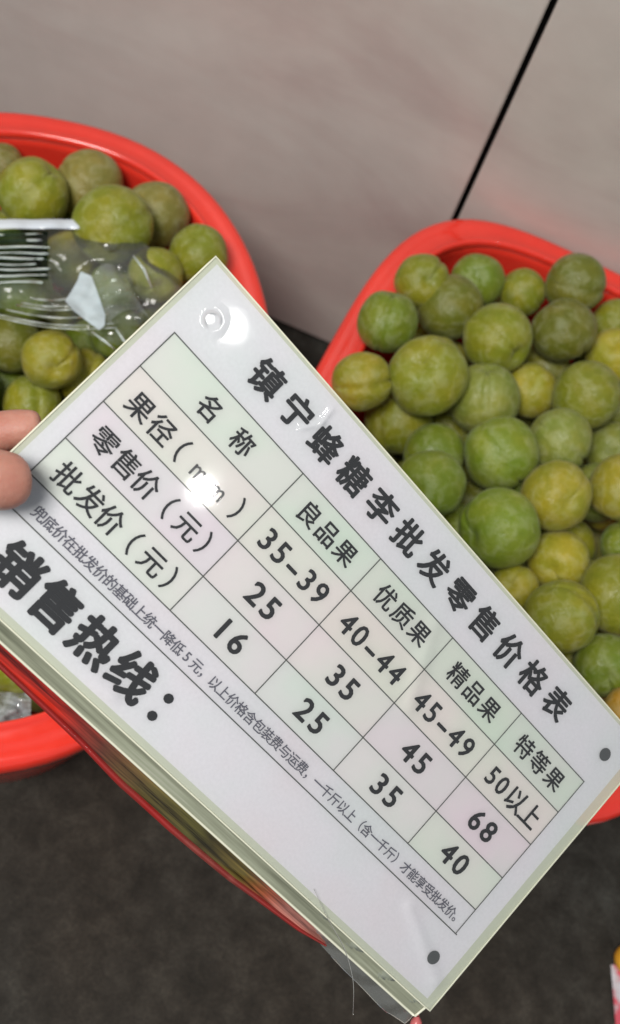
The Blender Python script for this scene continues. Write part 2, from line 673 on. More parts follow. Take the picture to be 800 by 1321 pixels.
used_labels = set()
HANDLE = {}
for e in RIGHT + LEFT:
    t_ = e[5].split()
    HANDLE[e[5]] = 'the ' + ' '.join(t_[:11])
COLS = [OL, OL, YG, GR, GR, DK, GY, OL]
stuff = {'L': [], 'R': []}
count = {'L': 0, 'R': 0}
for g, bk, top in (('L', BL, levL[0]), ('R', BR, levR[0] - .004)):
    cx, cy, a, b, th, n = bk
    z = top
    while z > .06:
        for tr in range(1500 if z > .15 else 500):
            x, y = cx + rng.uniform(-.27, .27), cy + rng.uniform(-.28, .28)
            r = rng.uniform(.0198, .0232)
            zz = z - rng.uniform(0, .006)
            if not inside(bk, x, y, .032 + r + max(0, (.25 - zz)) * .12 + max(0, zz - .25) * .6):
                continue
            d = np.sqrt(((PP - (x, y, zz)) ** 2).sum(1)) - (PR + r) * .95
            if d.min() < 0:
                continue
            p = Vector((x, y, zz))
            u, v, dep = proj(p)
            seen = -40 < u < 830 and -20 < v < 1340 and not in_poly(u, v, SIGN_POLY)
            rp = 1388 * r / dep
            if seen:
                bad = False
                for (q, qr) in vis:
                    dd = math.hypot(u - q[0], v - q[1])
                    qp = 1388 * qr / q[2]
                    if dd < (rp + qp) * .93 and dep < q[2] + .012:
                        bad = True
                        break
                if bad:
                    continue
            PP = np.vstack([PP, [x, y, zz]])
            PR = np.append(PR, r)
            if zz > .185:
                if seen:
                    seen = False
                    for aa in range(24):
                        for ff in (.35, .7, .93):
                            sx_, sy_ = u + rp * ff * math.cos(aa * .2618), v + rp * ff * math.sin(aa * .2618)
                            if not (0 < sx_ < 800 and 0 < sy_ < 1321) or in_poly(sx_, sy_, SIGN_POLY):
                                continue
                            if all(math.hypot(sx_ - q[0], sy_ - q[1]) > 1388 * qr / q[2] or q[2] > dep for (q, qr) in visall):
                                seen = True
                if seen:
                    near = min(range(nvis), key=lambda i_: math.hypot(u - vis[i_][0][0], v - vis[i_][0][1]))
                    du, dv = u - vis[near][0][0], v - vis[near][0][1]
                    drc = ('right of' if du > 0 else 'left of') if abs(du) > abs(dv) else ('below' if dv > 0 else 'above')
                    lab = 'sunken plum %s %s' % (drc, HANDLE[(RIGHT + LEFT)[near][5]])
                    if lab in used_labels:
                        near = sorted(range(nvis), key=lambda i_: math.hypot(u - vis[i_][0][0], v - vis[i_][0][1]))[1]
                        du, dv = u - vis[near][0][0], v - vis[near][0][1]
                        drc = ('right of' if du > 0 else 'left of') if abs(du) > abs(dv) else ('below' if dv > 0 else 'above')
                        lab = 'sunken plum %s %s' % (drc, HANDLE[(RIGHT + LEFT)[near][5]])
                    if lab in used_labels:
                        continue
                    used_labels.add(lab)
                else:
                    lab = 'plum of the %s basket out of view behind the sign or past the frame' % ('left' if g == 'L' else 'right')
                add_plum(p, r, COLS[rng.integers(len(COLS))], lab, GRP[g] + (' lower layer' if seen else ' out of view'))
                count[g] += 1
                visall.append(((u, v, dep), r))
            else:
                stuff[g].append((p, r))
        z -= .006
print('plums', nvis, count, {k: len(v) for k, v in stuff.items()})
ico = bmesh.new()
bmesh.ops.create_icosphere(ico, subdivisions=2, radius=1)
iv = [v.co.copy() for v in ico.verts]
jf = [[v.index for v in f.verts] for f in ico.faces]
ico.free()
for g in 'LR':
    vs, fs = [], []
    for p, r in stuff[g]:
        o = len(vs)
        vs += [p + v * r for v in iv]
        fs += [[i + o for i in f] for f in jf]
    o = link('plum_pile', mesh('plum_pile', vs, fs, True), m_plum)
    o.color = (*OL, 1)
    tag(o, 'deep heap of green plums filling the bottom of the %s basket' % ('left' if g == 'L' else 'right'), 'plums', None, 'stuff')

# ------------------------------------------------------------ the laminated price sign
W_, V_ = .2737, .0759326
sx = IR * .64591713 + ID * .69958999 + FW * .30555672
sy = -(IR * -.68192187 + ID * .70868276 + FW * -.18097326)
sn = sx.cross(sy).normalized()
sy = sn.cross(sx).normalized()
SO = CAM + IR * -.05154489 + ID * -.06818652 + FW * .40882458
sign = tag(empty('price_sign'), 'white laminated price table with Chinese heading held over the two baskets', 'sign')
sign.matrix_world = Matrix(((sx.x, sy.x, sn.x, SO.x), (sx.y, sy.y, sn.y, SO.y), (sx.z, sy.z, sn.z, SO.z), (0, 0, 0, 1)))


def uv(u, v, z=0.0):
    return Vector((u * W_, -v * V_, z))


def bend(v):
    """slight waviness of the held sheet"""
    x, y = v.x, v.y
    v.z += .00022 * math.sin(x * 22 + y * 9) + .00006 * math.sin(y * 60 - x * 15)
    return v


def grid(name, u0, u1, v0, v1, z, nu=60, nv=30, fn=None):
    vs, fs = [], []
    for j in range(nv + 1):
        for i in range(nu + 1):
            p = uv(u0 + (u1 - u0) * i / nu, v0 + (v1 - v0) * j / nv, z)
            if fn:
                p = fn(p)
            vs.append(bend(p))
    for j in range(nv):
        for i in range(nu):
            a = j * (nu + 1) + i
            fs.append((a + nu + 1, a + nu + 2, a + 1, a))
    return mesh(name, vs, fs, True)


m_paper = mat('paper', (.76, .76, .78), .7, .3)
n1 = noise_tex(m_paper, 16, 3, .5)
c = ramp(m_paper, n1.outputs['Fac'], [(.35, (.575, .60, .615)), (.52, (.605, .60, .635)), (.68, (.61, .58, .615))])
n2 = noise_tex(m_paper, 700, 2, .5)
c2 = ramp(m_paper, n2.outputs['Fac'], [(.3, (.97, .97, .97)), (.7, (1.02, 1.02, 1.02))])
L(m_paper, mix(m_paper, 1, c.outputs[0], c2.outputs[0], 'MULTIPLY'), PB(m_paper).inputs['Base Color'])
m_ink = mat('ink', (.010, .010, .014), .6, .2)
m_ink2 = mat('faint_ink', (.10, .10, .13), .6, .2)
m_line = mat('line_ink', (.07, .075, .07), .6, .2)
m_film = clear_film('laminate_film', milky=.02, rough=.055, bumpy=.003, bscale=40)
m_border = clear_film('laminate_border', tint=(.86, .95, .84), milky=.85, rough=.08, milk_col=(.55, .58, .48))
m_edge = mat('laminate_edge', (.72, .72, .58), .3, .5)

PB0 = dict(u0=-.027, u1=1.030, v0=-.40, v1=1.535)
FB = dict(u0=-.036, u1=1.058, v0=-.42, v1=1.597)
link('paper', grid('paper', -.027, 1.040, -.40, 1.555, 0), m_paper, sign)


def seg_d(p, a, b):
    ab = b - a
    t = max(0, min(1, (p - a).dot(ab) / ab.length_squared))
    return (p - (a + ab * t)).length


CREASE = [((.236, -.34), (.240, -.25), .0011, .00022), ((.240, -.25), (.222, -.15), .0011, .00022), ((.60, .05), (.66, .45), .004, .0002), ((.9, 1.25), (1.03, 1.45), .003, .0002), ((.02, 1.45), (.3, 1.5), .003, .0002)]
CREASE = [(uv(*a), uv(*b), w_, h_) for a, b, w_, h_ in CREASE]
HC = uv(.022, -.185)


def dent(p):
    q = Vector((p.x, p.y, 0))
    for a, b, w_, h_ in CREASE:
        d = seg_d(q, a, b)
        if d < w_ * 3:
            p.z += h_ * math.exp(-(d / w_) ** 2)
    d = (q - HC).length
    if d < .012:
        p.z += .00016 * math.exp(-((d - .0048) / .0012) ** 2)
    return p


# milky sealed margin around the paper
for (a0, a1, b0, b1) in ((FB['u0'], FB['u1'], FB['v0'], -.4), (FB['u0'], FB['u1'], 1.555, FB['v1']), (FB['u0'], -.027, -.4, 1.555), (1.040, FB['u1'], -.4, 1.555)):
    link('sealed_margin', grid('sealed_margin', a0, a1, b0, b1, 0, 60 if a1 - a0 > .5 else 2, 30 if b1 - b0 > 1 else 2), m_border, sign)
link('laminate_film', grid('laminate_film', FB['u0'], FB['u1'], FB['v0'], FB['v1'], .0009, 320, 170, dent), m_film, sign)
ring = []
for (p, q, n) in (((FB['u0'], FB['v0']), (FB['u1'], FB['v0']), 60), ((FB['u1'], FB['v0']), (FB['u1'], FB['v1']), 30), ((FB['u1'], FB['v1']), (FB['u0'], FB['v1']), 60), ((FB['u0'], FB['v1']), (FB['u0'], FB['v0']), 30)):
    for i in range(n):
        ring.append(bend(uv(p[0] + (q[0] - p[0]) * i / n, p[1] + (q[1] - p[1]) * i / n, .0003)))
link('laminate_edge', tube('laminate_edge', ring, .0004, 6, True), m_edge, sign)

# table cells, the film's iridescent sheen painted in as faint tints
cols_u = [0, .275, .457, .638, .822, 1.0]
rows_v = [0, .243, .497, .755, .997]
tints = [[(.565, .605, .56), (.56, .605, .555), (.56, .60, .545), (.565, .60, .545), (.56, .60, .55)],
         [(.60, .60, .565), (.61, .60, .57), (.61, .60, .56), (.62, .60, .57), (.62, .60, .57)],
         [(.60, .575, .60), (.61, .585, .585), (.62, .59, .585), (.61, .575, .595), (.615, .57, .595)],
         [(.59, .60, .575), (.59, .59, .585), (.58, .60, .585), (.60, .60, .59), (.59, .61, .57)]]
cell_mats = {}
for j in range(4):
    for i in range(5):
        t = tints[j][i]
        cm = mat('cell_sheen', t, .7, .3)
        nn = noise_tex(cm, 22, 3, .5)
        cc = ramp(cm, nn.outputs['Fac'], [(.35, tuple(x * f for x, f in zip(t, (.96, 1.015, .985)))), (.65, tuple(x * f for x, f in zip(t, (1.025, .985, 1.02))))])
        L(cm, cc.outputs[0], PB(cm).inputs['Base Color'])
        link('table_cell', grid('table_cell', cols_u[i], cols_u[i + 1], rows_v[j], rows_v[j + 1], .00015, 12, 4), cm, sign)


def line_strip(pts, wd):
    """flat printed rule along sheet points"""
    vs, fs = [], []
    for k in range(len(pts) - 1):
        (u0, v0), (u1, v1) = pts[k], pts[k + 1]
        A, B = uv(u0, v0), uv(u1, v1)
        d = (B - A).normalized()
        nrm = Vector((-d.y, d.x, 0)) * wd / 2
        n = 30
        for i in range(n + 1):
            q = A + d * (-wd / 2) + (B - A + d * wd) * (i / n)
            for sgn in (-1, 1):
                p = q + nrm * sgn
                p.z = .0003
                vs.append(bend(p))
        o = len(vs) - 2 * (n + 1)
        for i in range(n):
            a = o + 2 * i
            fs.append((a, a + 2, a + 3, a + 1))
    return vs, fs


LW = .0005


def rules(name, segs, z=0.0):
    vs, fs = [], []
    for s in segs:
        v, f = line_strip(s, LW)
        o = len(vs)
        for p in v:
            p.z += z
        vs += v
        fs += [tuple(i + o for i in q) for q in f]
    link(name, mesh(name, vs, fs), m_line, sign)


BOT = 1.176
rules('table_row_line', [[(0, v), (1, v)] for v in rows_v] + [[(0, BOT), (1.003, BOT)]])
rules('table_column_line', [[(u, 0), (u, .997)] for u in cols_u[1:-1]] + [[(0, 0), (0, BOT)], [(1, 0), (1, BOT)]], .00006)

# printed characters
_gc = {}


def glyph(ch, bold):
    key = ch
    if key not in _gc:
        cu = bpy.data.curves.new('glyph', 'FONT')
        cu.body = ch
        cu.size = 1
        cu.resolution_u = 3
        o = bpy.data.objects.new('glyph', cu)
        C.objects.link(o)
        bpy.context.view_layer.update()
        me = bpy.data.meshes.new_from_object(o.evaluated_get(bpy.context.evaluated_depsgraph_get()))
        vs = [Vector(v.co) for v in me.vertices]
        fs = [tuple(p.vertices) for p in me.polygons]
        bpy.data.objects.remove(o)
        bpy.data.curves.remove(cu)
        bpy.data.meshes.remove(me)
        _gc[key] = (vs, fs)
    return _gc[key]


def text(name, items, m, bold, z=.00045):
    """items: (string, u, v, size, x-stretch); a CJK glyph is centred on its em box, Latin on its outline"""
    vs, fs = [], []
    for it in items:
        s, u, v, size = it[:4]
        xs = it[4] if len(it) > 4 else 1
        gv, gf = glyph(s, bold)
        if not gv:
            continue
        if ord(s[0]) > 0x2000:
            cx, cy = .5, .38
        else:
            cx = (min(p.x for p in gv) + max(p.x for p in gv)) / 2
            cy = .35
        for kk, (ox, oy) in enumerate(((0, 0), (1, 0), (-1, 0), (0, 1), (0, -1), (.7, .7), (-.7, .7), (.7, -.7), (-.7, -.7))):
            o = len(vs)
            for p in gv:
                q = uv(u, v) + Vector(((p.x - cx + ox * bold) * size * xs, (p.y - cy + oy * bold * .8) * size, 0))
                q.z = z + kk * .000006
                vs.append(bend(q))
            fs += [tuple(i + o for i in f) for f in gf]
    return link(name, mesh(name, vs, fs), m, sign)


TT = '镇宁蜂糖李批发零售价格表'
text('title_text', [(ch, .138 + .7225 * i / 11, -.196, .0143) for i, ch in enumerate(TT)], m_ink, .032)
hd = .0104
items = [('名', .110, .130, hd), ('称', .178, .128, hd)]
for s, u in (('良品果', .367), ('优质果', .548), ('精品果', .731), ('特等果', .910)):
    items += [(ch, u + (k - 1) * .0415, .124, hd) for k, ch in enumerate(s)]
text('column_heading_text', items, m_ink, .018)
ls = .0110
items = []
for s, v in (('果径（mm）', .385), ('零售价（元）', .632), ('批发价（元）', .884)):
    us = (.041, .084, .123, .168, .207, .243)
    for ch, u in zip(s, us):
        if ch == '（':
            items.append((ch, u - .012, v, ls))
        elif ch == '）':
            items.append((ch, u + .012, v, ls))
        elif ch == 'm':
            items.append((ch, u - .004, v + .004, .0105, .85))
        else:
            items.append((ch, u, v, ls))
text('row_heading_text', items, m_ink, .014)
ns = .0118
items = []
for s, u in (('35-39', .365), ('40-44', .548), ('45-49', .729)):
    x0 = u - .0585
    pos = (0, .029, .0585, .088, .117)
    items += [(ch, x0 + pp_, .376, ns * 1.1, 1.0 if ch != '-' else 1.6) for ch, pp_ in zip(s, pos)]
items += [('5', .858, .376, ns), ('0', .884, .376, ns), ('以', .921, .376, .0118), ('上', .962, .376, .0118)]
text('size_range_text', items, m_ink, .02)
items = []
for row, v in ((('25', '35', '45', '68'), .622), (('16', '25', '35', '40'), .871)):
    for s, u in zip(row, (.367, .550, .730, .906)):
        items += [(s[0], u - .0160, v, ns * 1.12, 1.06), (s[1], u + .0160, v, ns * 1.12, 1.06)]
text('price_text', items, m_ink, .025)
FT = '兜底价在批发价的基础上统一降低5元，以上价格含包装费与运费，一千斤以上（含一千斤）才能享受批发价。'
text('fine_print_text', [(ch, .049 + .936 * i / (len(FT) - 1), 1.104, .0056) for i, ch in enumerate(FT)], m_ink2, .014)
text('hotline_text', [(ch, .082 + .0735 * i + (.006 if i == 4 else 0), 1.367, .0185) for i, ch in enumerate('销售热线：')], m_ink, .042)

# punched holes near the corners
m_hole = mat('hole_shadow', (.075, .08, .085), .6, .2)
m_ring = mat('glared_hole_ring', (.5, .5, .52), .5, .3)  # pale open arc: glare washing out the hole, put into colour and shape
for (u, v, mm) in ((.022, -.185, m_ring), (.997, -.209, m_hole), (.997, 1.361, m_hole)):
    vs, fs = [], []
    rad = .0031 if mm is m_hole else .0036
    n = 28
    if mm is m_hole:
        c0 = uv(u, v)
        for k in range(n):
            p = c0 + Vector((math.cos(2 * math.pi * k / n) * rad, math.sin(2 * math.pi * k / n) * rad, .0005))
            vs.append(bend(p))
        fs = [tuple(range(n))]
    else:
        for k in range(n):
            an = .35 + 4.7 * k / (n - 1)
            wd_ = .35 * math.sin(math.pi * min(1, max(.08, k / (n - 1)))) ** .6
            for rr in (rad, rad * (1 - wd_)):
                vs.append(bend(uv(u, v) + Vector((math.cos(an) * rr, math.sin(an) * rr, .0013))))
        fs = [(2 * k, 2 * (k + 1), 2 * (k + 1) + 1, 2 * k + 1) for k in range(n - 1)]
    link('punched_hole', mesh('punched_hole', vs, fs), mm, sign)
# second laminated sheet lying behind, peeping out below
back = tag(empty('backing_sheet'), 'grey green plastic sheet behind the price sign, peeping out below its lower edge', 'plastic sheet')
back.matrix_world = sign.matrix_world.copy()
m_back = mat('backing_plastic', (.33, .36, .27), .3, .5)
n1 = noise_tex(m_back, 20, 4, .65, stretch=(.6, 18, 1))
c = ramp(m_back, n1.outputs['Fac'], [(.3, (.09, .10, .065)), (.45, (.21, .22, .16)), (.6, (.28, .30, .22)), (.75, (.40, .40, .33))])
L(m_back, c.outputs[0], PB(m_back).inputs['Base Color'])


def backfn(p):
    v = -p.y / V_
    if v > 1.5:
        p.z += -.004 * (v - 1.5) / .19
    return p


link('sheet', grid('sheet', 0.0, 1.062, .2, 1.685, -.0035, 60, 60, backfn), m_back, back)
link('sheet_edge', tube('sheet_edge', [bend(backfn(uv(0 + 1.062 * i / 60, 1.685, -.0035))) for i in range(61)], .0006, 6), m_edge, back)
link('side_edge', tube('side_edge', [bend(backfn(uv(1.064, .2 + 1.485 * i / 40, -.0032))) for i in range(41)], .0006, 6), m_edge, back)

# red and olive strip below the backing sheet: basket reflection painted into its colour
strip = tag(empty('reflection_strip'), 'narrow curled strip coloured as the red basket reflection under the lower edge of the sign', 'painted reflection')
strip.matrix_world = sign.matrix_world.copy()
m_strip = mat('strip_reflection', (.5, .05, .03), .16, .6)
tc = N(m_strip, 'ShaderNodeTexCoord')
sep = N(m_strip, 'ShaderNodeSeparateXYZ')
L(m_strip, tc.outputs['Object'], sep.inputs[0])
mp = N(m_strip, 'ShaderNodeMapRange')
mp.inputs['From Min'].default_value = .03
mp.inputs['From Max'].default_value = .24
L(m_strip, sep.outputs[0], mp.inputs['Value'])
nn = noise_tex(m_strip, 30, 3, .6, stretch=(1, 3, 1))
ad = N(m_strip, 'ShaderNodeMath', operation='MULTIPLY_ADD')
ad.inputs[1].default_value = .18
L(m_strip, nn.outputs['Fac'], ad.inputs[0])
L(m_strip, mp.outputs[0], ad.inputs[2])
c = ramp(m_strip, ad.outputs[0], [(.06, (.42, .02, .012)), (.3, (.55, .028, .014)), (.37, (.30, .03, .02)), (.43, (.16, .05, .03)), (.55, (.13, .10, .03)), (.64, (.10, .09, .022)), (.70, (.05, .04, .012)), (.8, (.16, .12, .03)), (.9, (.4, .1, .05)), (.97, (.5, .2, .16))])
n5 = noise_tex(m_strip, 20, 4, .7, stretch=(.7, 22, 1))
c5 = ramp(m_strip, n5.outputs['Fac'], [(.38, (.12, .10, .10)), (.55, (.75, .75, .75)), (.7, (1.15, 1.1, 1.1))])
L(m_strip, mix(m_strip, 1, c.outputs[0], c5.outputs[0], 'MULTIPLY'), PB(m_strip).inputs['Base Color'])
LOW = [(-.05, 1.77), (.255, 1.80), (.333, 1.808), (.417, 1.832), (.524, 1.835), (.66, 1.822), (.74, 1.795), (.806, 1.775), (.87, 1.735)]


def low(u):
    for (a, b), (c_, d_) in zip(LOW, LOW[1:]):
        if u <= c_:
            f = (u - a) / (c_ - a)
            return b + (d_ - b) * f
    return LOW[-1][1]


def band(name, f0, f1, nK, m, crown, z0):
    nI = 80
    vs, fs = [], []
    for i in range(nI + 1):
        u = -.04 + .90 * i / nI
        e = low(u)
        v0 = 1.66
        for k in range(nK + 1):
            a = f0 + (f1 - f0) * k / nK
            cr = math.sin(math.pi * k / nK)
            vs.append(bend(uv(u, v0 + (e - v0) * a, z0 - .003 * a + crown * cr + .0006 * math.sin(u * 30 + a * 3))))
    for i in range(nI):
        for k in range(nK):
            a = i * (nK + 1) + k
            fs.append((a, a + 1, a + nK + 2, a + nK + 1))
    link(name, mesh(name, vs, fs, True), m, strip)
    return [vs[i * (nK + 1) + nK] for i in range(nI + 1)]


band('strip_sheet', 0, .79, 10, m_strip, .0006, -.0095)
m_band = mat('strip_edge_red', (.42, .03, .03), .18, .7)  # outer edge of the same painted reflection, dark, red and pale by noise
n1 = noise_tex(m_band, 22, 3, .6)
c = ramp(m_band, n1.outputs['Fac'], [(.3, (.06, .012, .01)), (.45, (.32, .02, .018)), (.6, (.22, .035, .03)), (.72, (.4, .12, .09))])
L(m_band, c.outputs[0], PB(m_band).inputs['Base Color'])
ed = band('reflection_edge', .78, 1, 8, m_band, .0014, -.0095)
tube_pts = [bend(uv(u, v, -.008)) for u, v in ((1.07, 1.675), (1.076, 1.70), (1.084, 1.74), (1.09, 1.80))]
link('pink_tube', tube('pink_tube', tube_pts, [.001, .0025, .003, .001], 10), mat('tube_pink', (.5, .12, .12), .3, .5), strip)  # pink tapered tube past the corner, continuing the strip's red

# loose clear film at the lower corner, with a whitish fold
m_bag = clear_film('clear_bag_film', tint=(.97, .985, .98), milky=.10, rough=.08, bumpy=.35, bscale=45)
flap = tag(empty('clear_film_flap'), 'loose clear film flap hanging past the lowest corner of the sign', 'plastic film')
flap.matrix_world = sign.matrix_world.copy()
vs, fs = [], []
A = [(.80, 1.72), (.86, 1.75), (.92, 1.765), (.98, 1.775), (1.03, 1.785), (1.07, 1.76), (1.075, 1.62)]
nA = 24
top = [(.80 + .27 * i / nA, 1.60) for i in range(nA + 1)]


def lerp_path(P, t):
    t *= len(P) - 1
    i = min(int(t), len(P) - 2)
    f = t - i
    return P[i][0] * (1 - f) + P[i + 1][0] * f, P[i][1] * (1 - f) + P[i + 1][1] * f


for i in range(nA + 1):
    b_ = lerp_path(A, i / nA)
    for k in range(9):
        a = k / 8
        u, v = top[i][0] * (1 - a) + b_[0] * a, top[i][1] * (1 - a) + b_[1] * a
        vs.append(uv(u, v, -.006 - .006 * a + .0012 * math.sin(i * .9 + k)))
for i in range(nA):
    for k in range(8):
        a = i * 9 + k
        fs.append((a, a + 1, a + 10, a + 9))
link('film', mesh('film', vs, fs, True), m_bag, flap)
m_fold = clear_film('fold_film', milky=.28, rough=.1, milk_col=(.7, .68, .6))
FP = ((.745, 1.53), (.80, 1.60), (.855, 1.655), (.90, 1.735), (.925, 1.80), (.955, 1.90))
fp = []
for i in range(31):
    t = i / 30 * 4.999
    k = int(t)
    f = t - k
    P_ = [Vector(FP[max(0, min(5, k + q_))]) for q_ in (-1, 0, 1, 2)]
    c_ = .5 * ((2 * P_[1]) + (P_[2] - P_[0]) * f + (2 * P_[0] - 5 * P_[1] + 4 * P_[2] - P_[3]) * f * f + (3 * P_[1] - P_[0] - 3 * P_[2] + P_[3]) * f ** 3)
    fp.append(uv(c_.x, c_.y, .0018 - .01 * max(0, c_.y - 1.6)))
link('fold', tube('fold', fp, [.00008 + .00016 * math.sin(math.pi * i / 30) for i in range(31)], 6), m_fold, flap)
link('fold', tube('fold', [vs[i * 9 + 8] for i in range(5, nA + 1)], .0002, 6), m_fold, flap)

# ------------------------------------------------------------ clear bag lying on the left basket
m_bagw = clear_film('bag_white', milky=.85, rough=.1, milk_col=(.72, .78, .86))
m_bagc = clear_film('bag_clear', tint=(.95, .975, .96), milky=.07, rough=.1, bumpy=.3, bscale=22, gloss=1, ior=1.35)
bag = tag(empty('clear_bag', on_z(80, 360, .26)), 'crumpled clear plastic bag with a white hem lying on the plums of the left basket', 'plastic bag')
BO = bag.location.copy()


def bagz(px, py):
    base = .275 + .012 * math.exp(-((px - 165) / 60) ** 2 - ((py - 345) / 50) ** 2)
    n_ = noise.noise(Vector((px * .018, py * .035, .3))) * .008 + noise.noise(Vector((px * .05, py * .07, 2.3))) * .004
    return base + n_


def bagp(px, py, dz=0.0):
    return on_z(px, py, bagz(px, py) + dz) - BO


vs, fs = [], []
nx, ny = 60, 30
for i in range(nx + 1):
    x = -110 + 350 * i / nx
    # outline of the bag: top edge and bottom edge
    ytop = 287 if x < 118 else 287 + ((x - 118) / 122) ** 2 * 85
    ybot = 398 + max(0, (x - 20)) * .36
    if x > 170:
        ybot = min(ybot, 452 - (x - 170) * .75)
    ybot = max(ybot, ytop + 3)
    for k in range(ny + 1):
        y = ytop + (ybot - ytop) * k / ny
        edge = min(k, ny - k) / ny
        vs.append(bagp(x, y, -.012 * (1 - min(1, edge * 5)) + .0007 * math.sin(i * .9 + k * .5)))
for i in range(nx):
    for k in range(ny):
        a = i * (ny + 1) + k
        fs.append((a, a + 1, a + ny + 2, a + ny + 1))
link('film', mesh('film', vs, fs, True), m_bagc, bag)


def strip_mesh(name, pts, wpx, dz=.002):
    vs, fs = [], []
    n = len(pts)
    for (x, y) in pts:
        for s in (0, .33, .66, 1):
            vs.append(bagp(x, y + wpx * s, dz + .0012 * math.sin(s * 3.14)))
    for i in range(n - 1):
        for s in range(3):
            a = i * 4 + s
            fs.append((a, a + 1, a + 5, a + 4))
    return mesh(name, vs, fs, True)


link('white_hem', strip_mesh('white_hem', [(-110 + 226 * i / 30, 283 + .3 * math.sin(i)) for i in range(31)], 12, .004), m_bagw, bag)
m_pleat = clear_film('pleat_film', milky=.72, rough=.12, milk_col=(.62, .72, .68))
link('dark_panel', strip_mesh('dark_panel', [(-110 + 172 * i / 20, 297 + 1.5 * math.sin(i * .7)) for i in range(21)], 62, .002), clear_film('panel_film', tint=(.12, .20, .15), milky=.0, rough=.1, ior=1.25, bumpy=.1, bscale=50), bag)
for k in range(9):
    y = 303 + k * 7.6 + random.uniform(-1, 1)
    x1 = 58 + random.uniform(-12, 8)
    pts = [bagp(-100 + (x1 + 100) * i / 14, y + .8 * math.sin(i * .8 + k), .004 + .001 * math.sin(i + k)) for i in range(15)]
    link('pleat', tube('pleat', pts, [.0004 + .0006 * abs(math.sin(i * .25 + k * 1.3)) for i in range(15)], 6), m_pleat, bag)
m_fold2 = clear_film('fan_film', milky=.38, rough=.12, milk_col=(.62, .70, .66))
# gathered fan of folds below the white patch
for k in (0, 1.4, 2.1, 3.6, 5, 5.6):
    x0, y0 = 40 - k * 9, 385 + k * 4
    pts = [bagp(x0 + (122 + k * 5 - x0) * t, y0 + (372 + k * 9 - y0) * t + 8 * math.sin(t * 3.1), .004 + .002 * math.sin(t * 9 + k)) for t in [i / 14 for i in range(15)]]
    link('pleat', tube('pleat', pts, [.0003 + .0005 * abs(math.sin(i * .7 + k)) for i in range(15)], 6), m_fold2, bag)
m_wp = clear_film('patch_film', milky=.8, rough=.1, milk_col=(.55, .64, .68))
nn = noise_tex(m_wp, 70, 4, .6, stretch=(1, 2.5, 1))
rr = ramp(m_wp, nn.outputs['Fac'], [(.3, (.75, .75, .75)), (.5, (.9, .9, .9))])
for nd in m_wp.node_tree.nodes:
    if nd.bl_idname == 'ShaderNodeMixShader' and abs(nd.inputs[0].default_value - .8) < 1e-4:
        L(m_wp, rr.outputs[0], nd.inputs[0])
rows = [((104, 350), (118, 356)), ((100, 362), (125, 374)), ((92, 376), (131, 392)), ((84, 388), (136, 406)), ((96, 402), (135, 420)), ((112, 414), (128, 426))]
vs, fs = [], []
for ri in range(21):
    t = ri / 20 * 5
    q = min(int(t), 4)
    f = t - q
    (ax_, ay_), (bx_, by_) = [tuple(rows[q][e][c_] * (1 - f) + rows[q + 1][e][c_] * f for c_ in (0, 1)) for e in (0, 1)]
    for k in range(9):
        g_ = k / 8
        vs.append(bagp(ax_ + (bx_ - ax_) * g_, ay_ + (by_ - ay_) * g_, (.010 + .0006 * math.sin(ri * .25 + k * .4))))
for ri in range(20):
    for k in range(8):
        a = ri * 9 + k
        fs.append((a, a + 9, a + 10, a + 1))
link('white_patch', mesh('white_patch', vs, fs, True), m_wp, bag)
m_glint_bulge = clear_film('glint_film', tint=(.99, .99, .99), milky=.0, rough=.16, ior=1.7)
HQ = Vector((.42, -.54, .78)).to_track_quat('Z', 'Y')
# rounded rolled end of the bag
vs, fs = [], []
for i in range(17):
    t = i / 16
    cxp, cyp = 128 + 50 * t, 392 - 62 * (t ** .8) + 55 * t * t
    for k in range(9):
        a = k / 8
        vs.append(bagp(cxp + 34 * (a - .5) * math.sin(.6 + t), cyp + 60 * (a - .5), .004 + .012 * math.sin(a * math.pi) * math.sin(.3 + 2.5 * t)))
for i in range(16):
    for k in range(8):
        a = i * 9 + k
        fs.append((a, a + 1, a + 10, a + 9))
link('rolled_end', mesh('rolled_end', vs, fs, True), clear_film('roll_film', tint=(.80, .85, .84), milky=.13, rough=.12, bumpy=.25, bscale=25), bag)
for (x, y, rr) in ((112, 272, 9), (133, 273, 11), (143, 318, 8), (158, 365, 13), (176, 412, 12), (150, 432, 9), (138, 440, 8)):  # shallow domes added and aimed to catch the spot lamps as glints
    c0 = on_z(x, y, bagz(x, y) + .004) - BO
    hs, hf = [], []
    for j in range(9):
        for i in range(16):
            ph, th = j / 8 * .6, i / 16 * 6.2832
            hs.append(c0 + HQ @ Vector((math.sin(ph) * math.cos(th) * 1.4, math.sin(ph) * math.sin(th), math.cos(ph) - .8)) * rr * .0008)
    for j in range(8):
        for i in range(16):
            hf.append((j * 16 + i, (j + 1) * 16 + i, (j + 1) * 16 + (i + 1) % 16, j * 16 + (i + 1) % 16))
    link('glint_bulge', mesh('glint_bulge', hs, hf, True), m_glint_bulge, bag)
for pts in (((150, 425), (160, 440), (170, 447)), ((118, 428), (135, 440), (150, 452)), ((172, 330), (186, 348), (196, 372))):
    link('pleat', tube('pleat', [bagp(x, y, .006) for x, y in pts], [.0006, .0012, .0005], 6), m_pleat, bag)

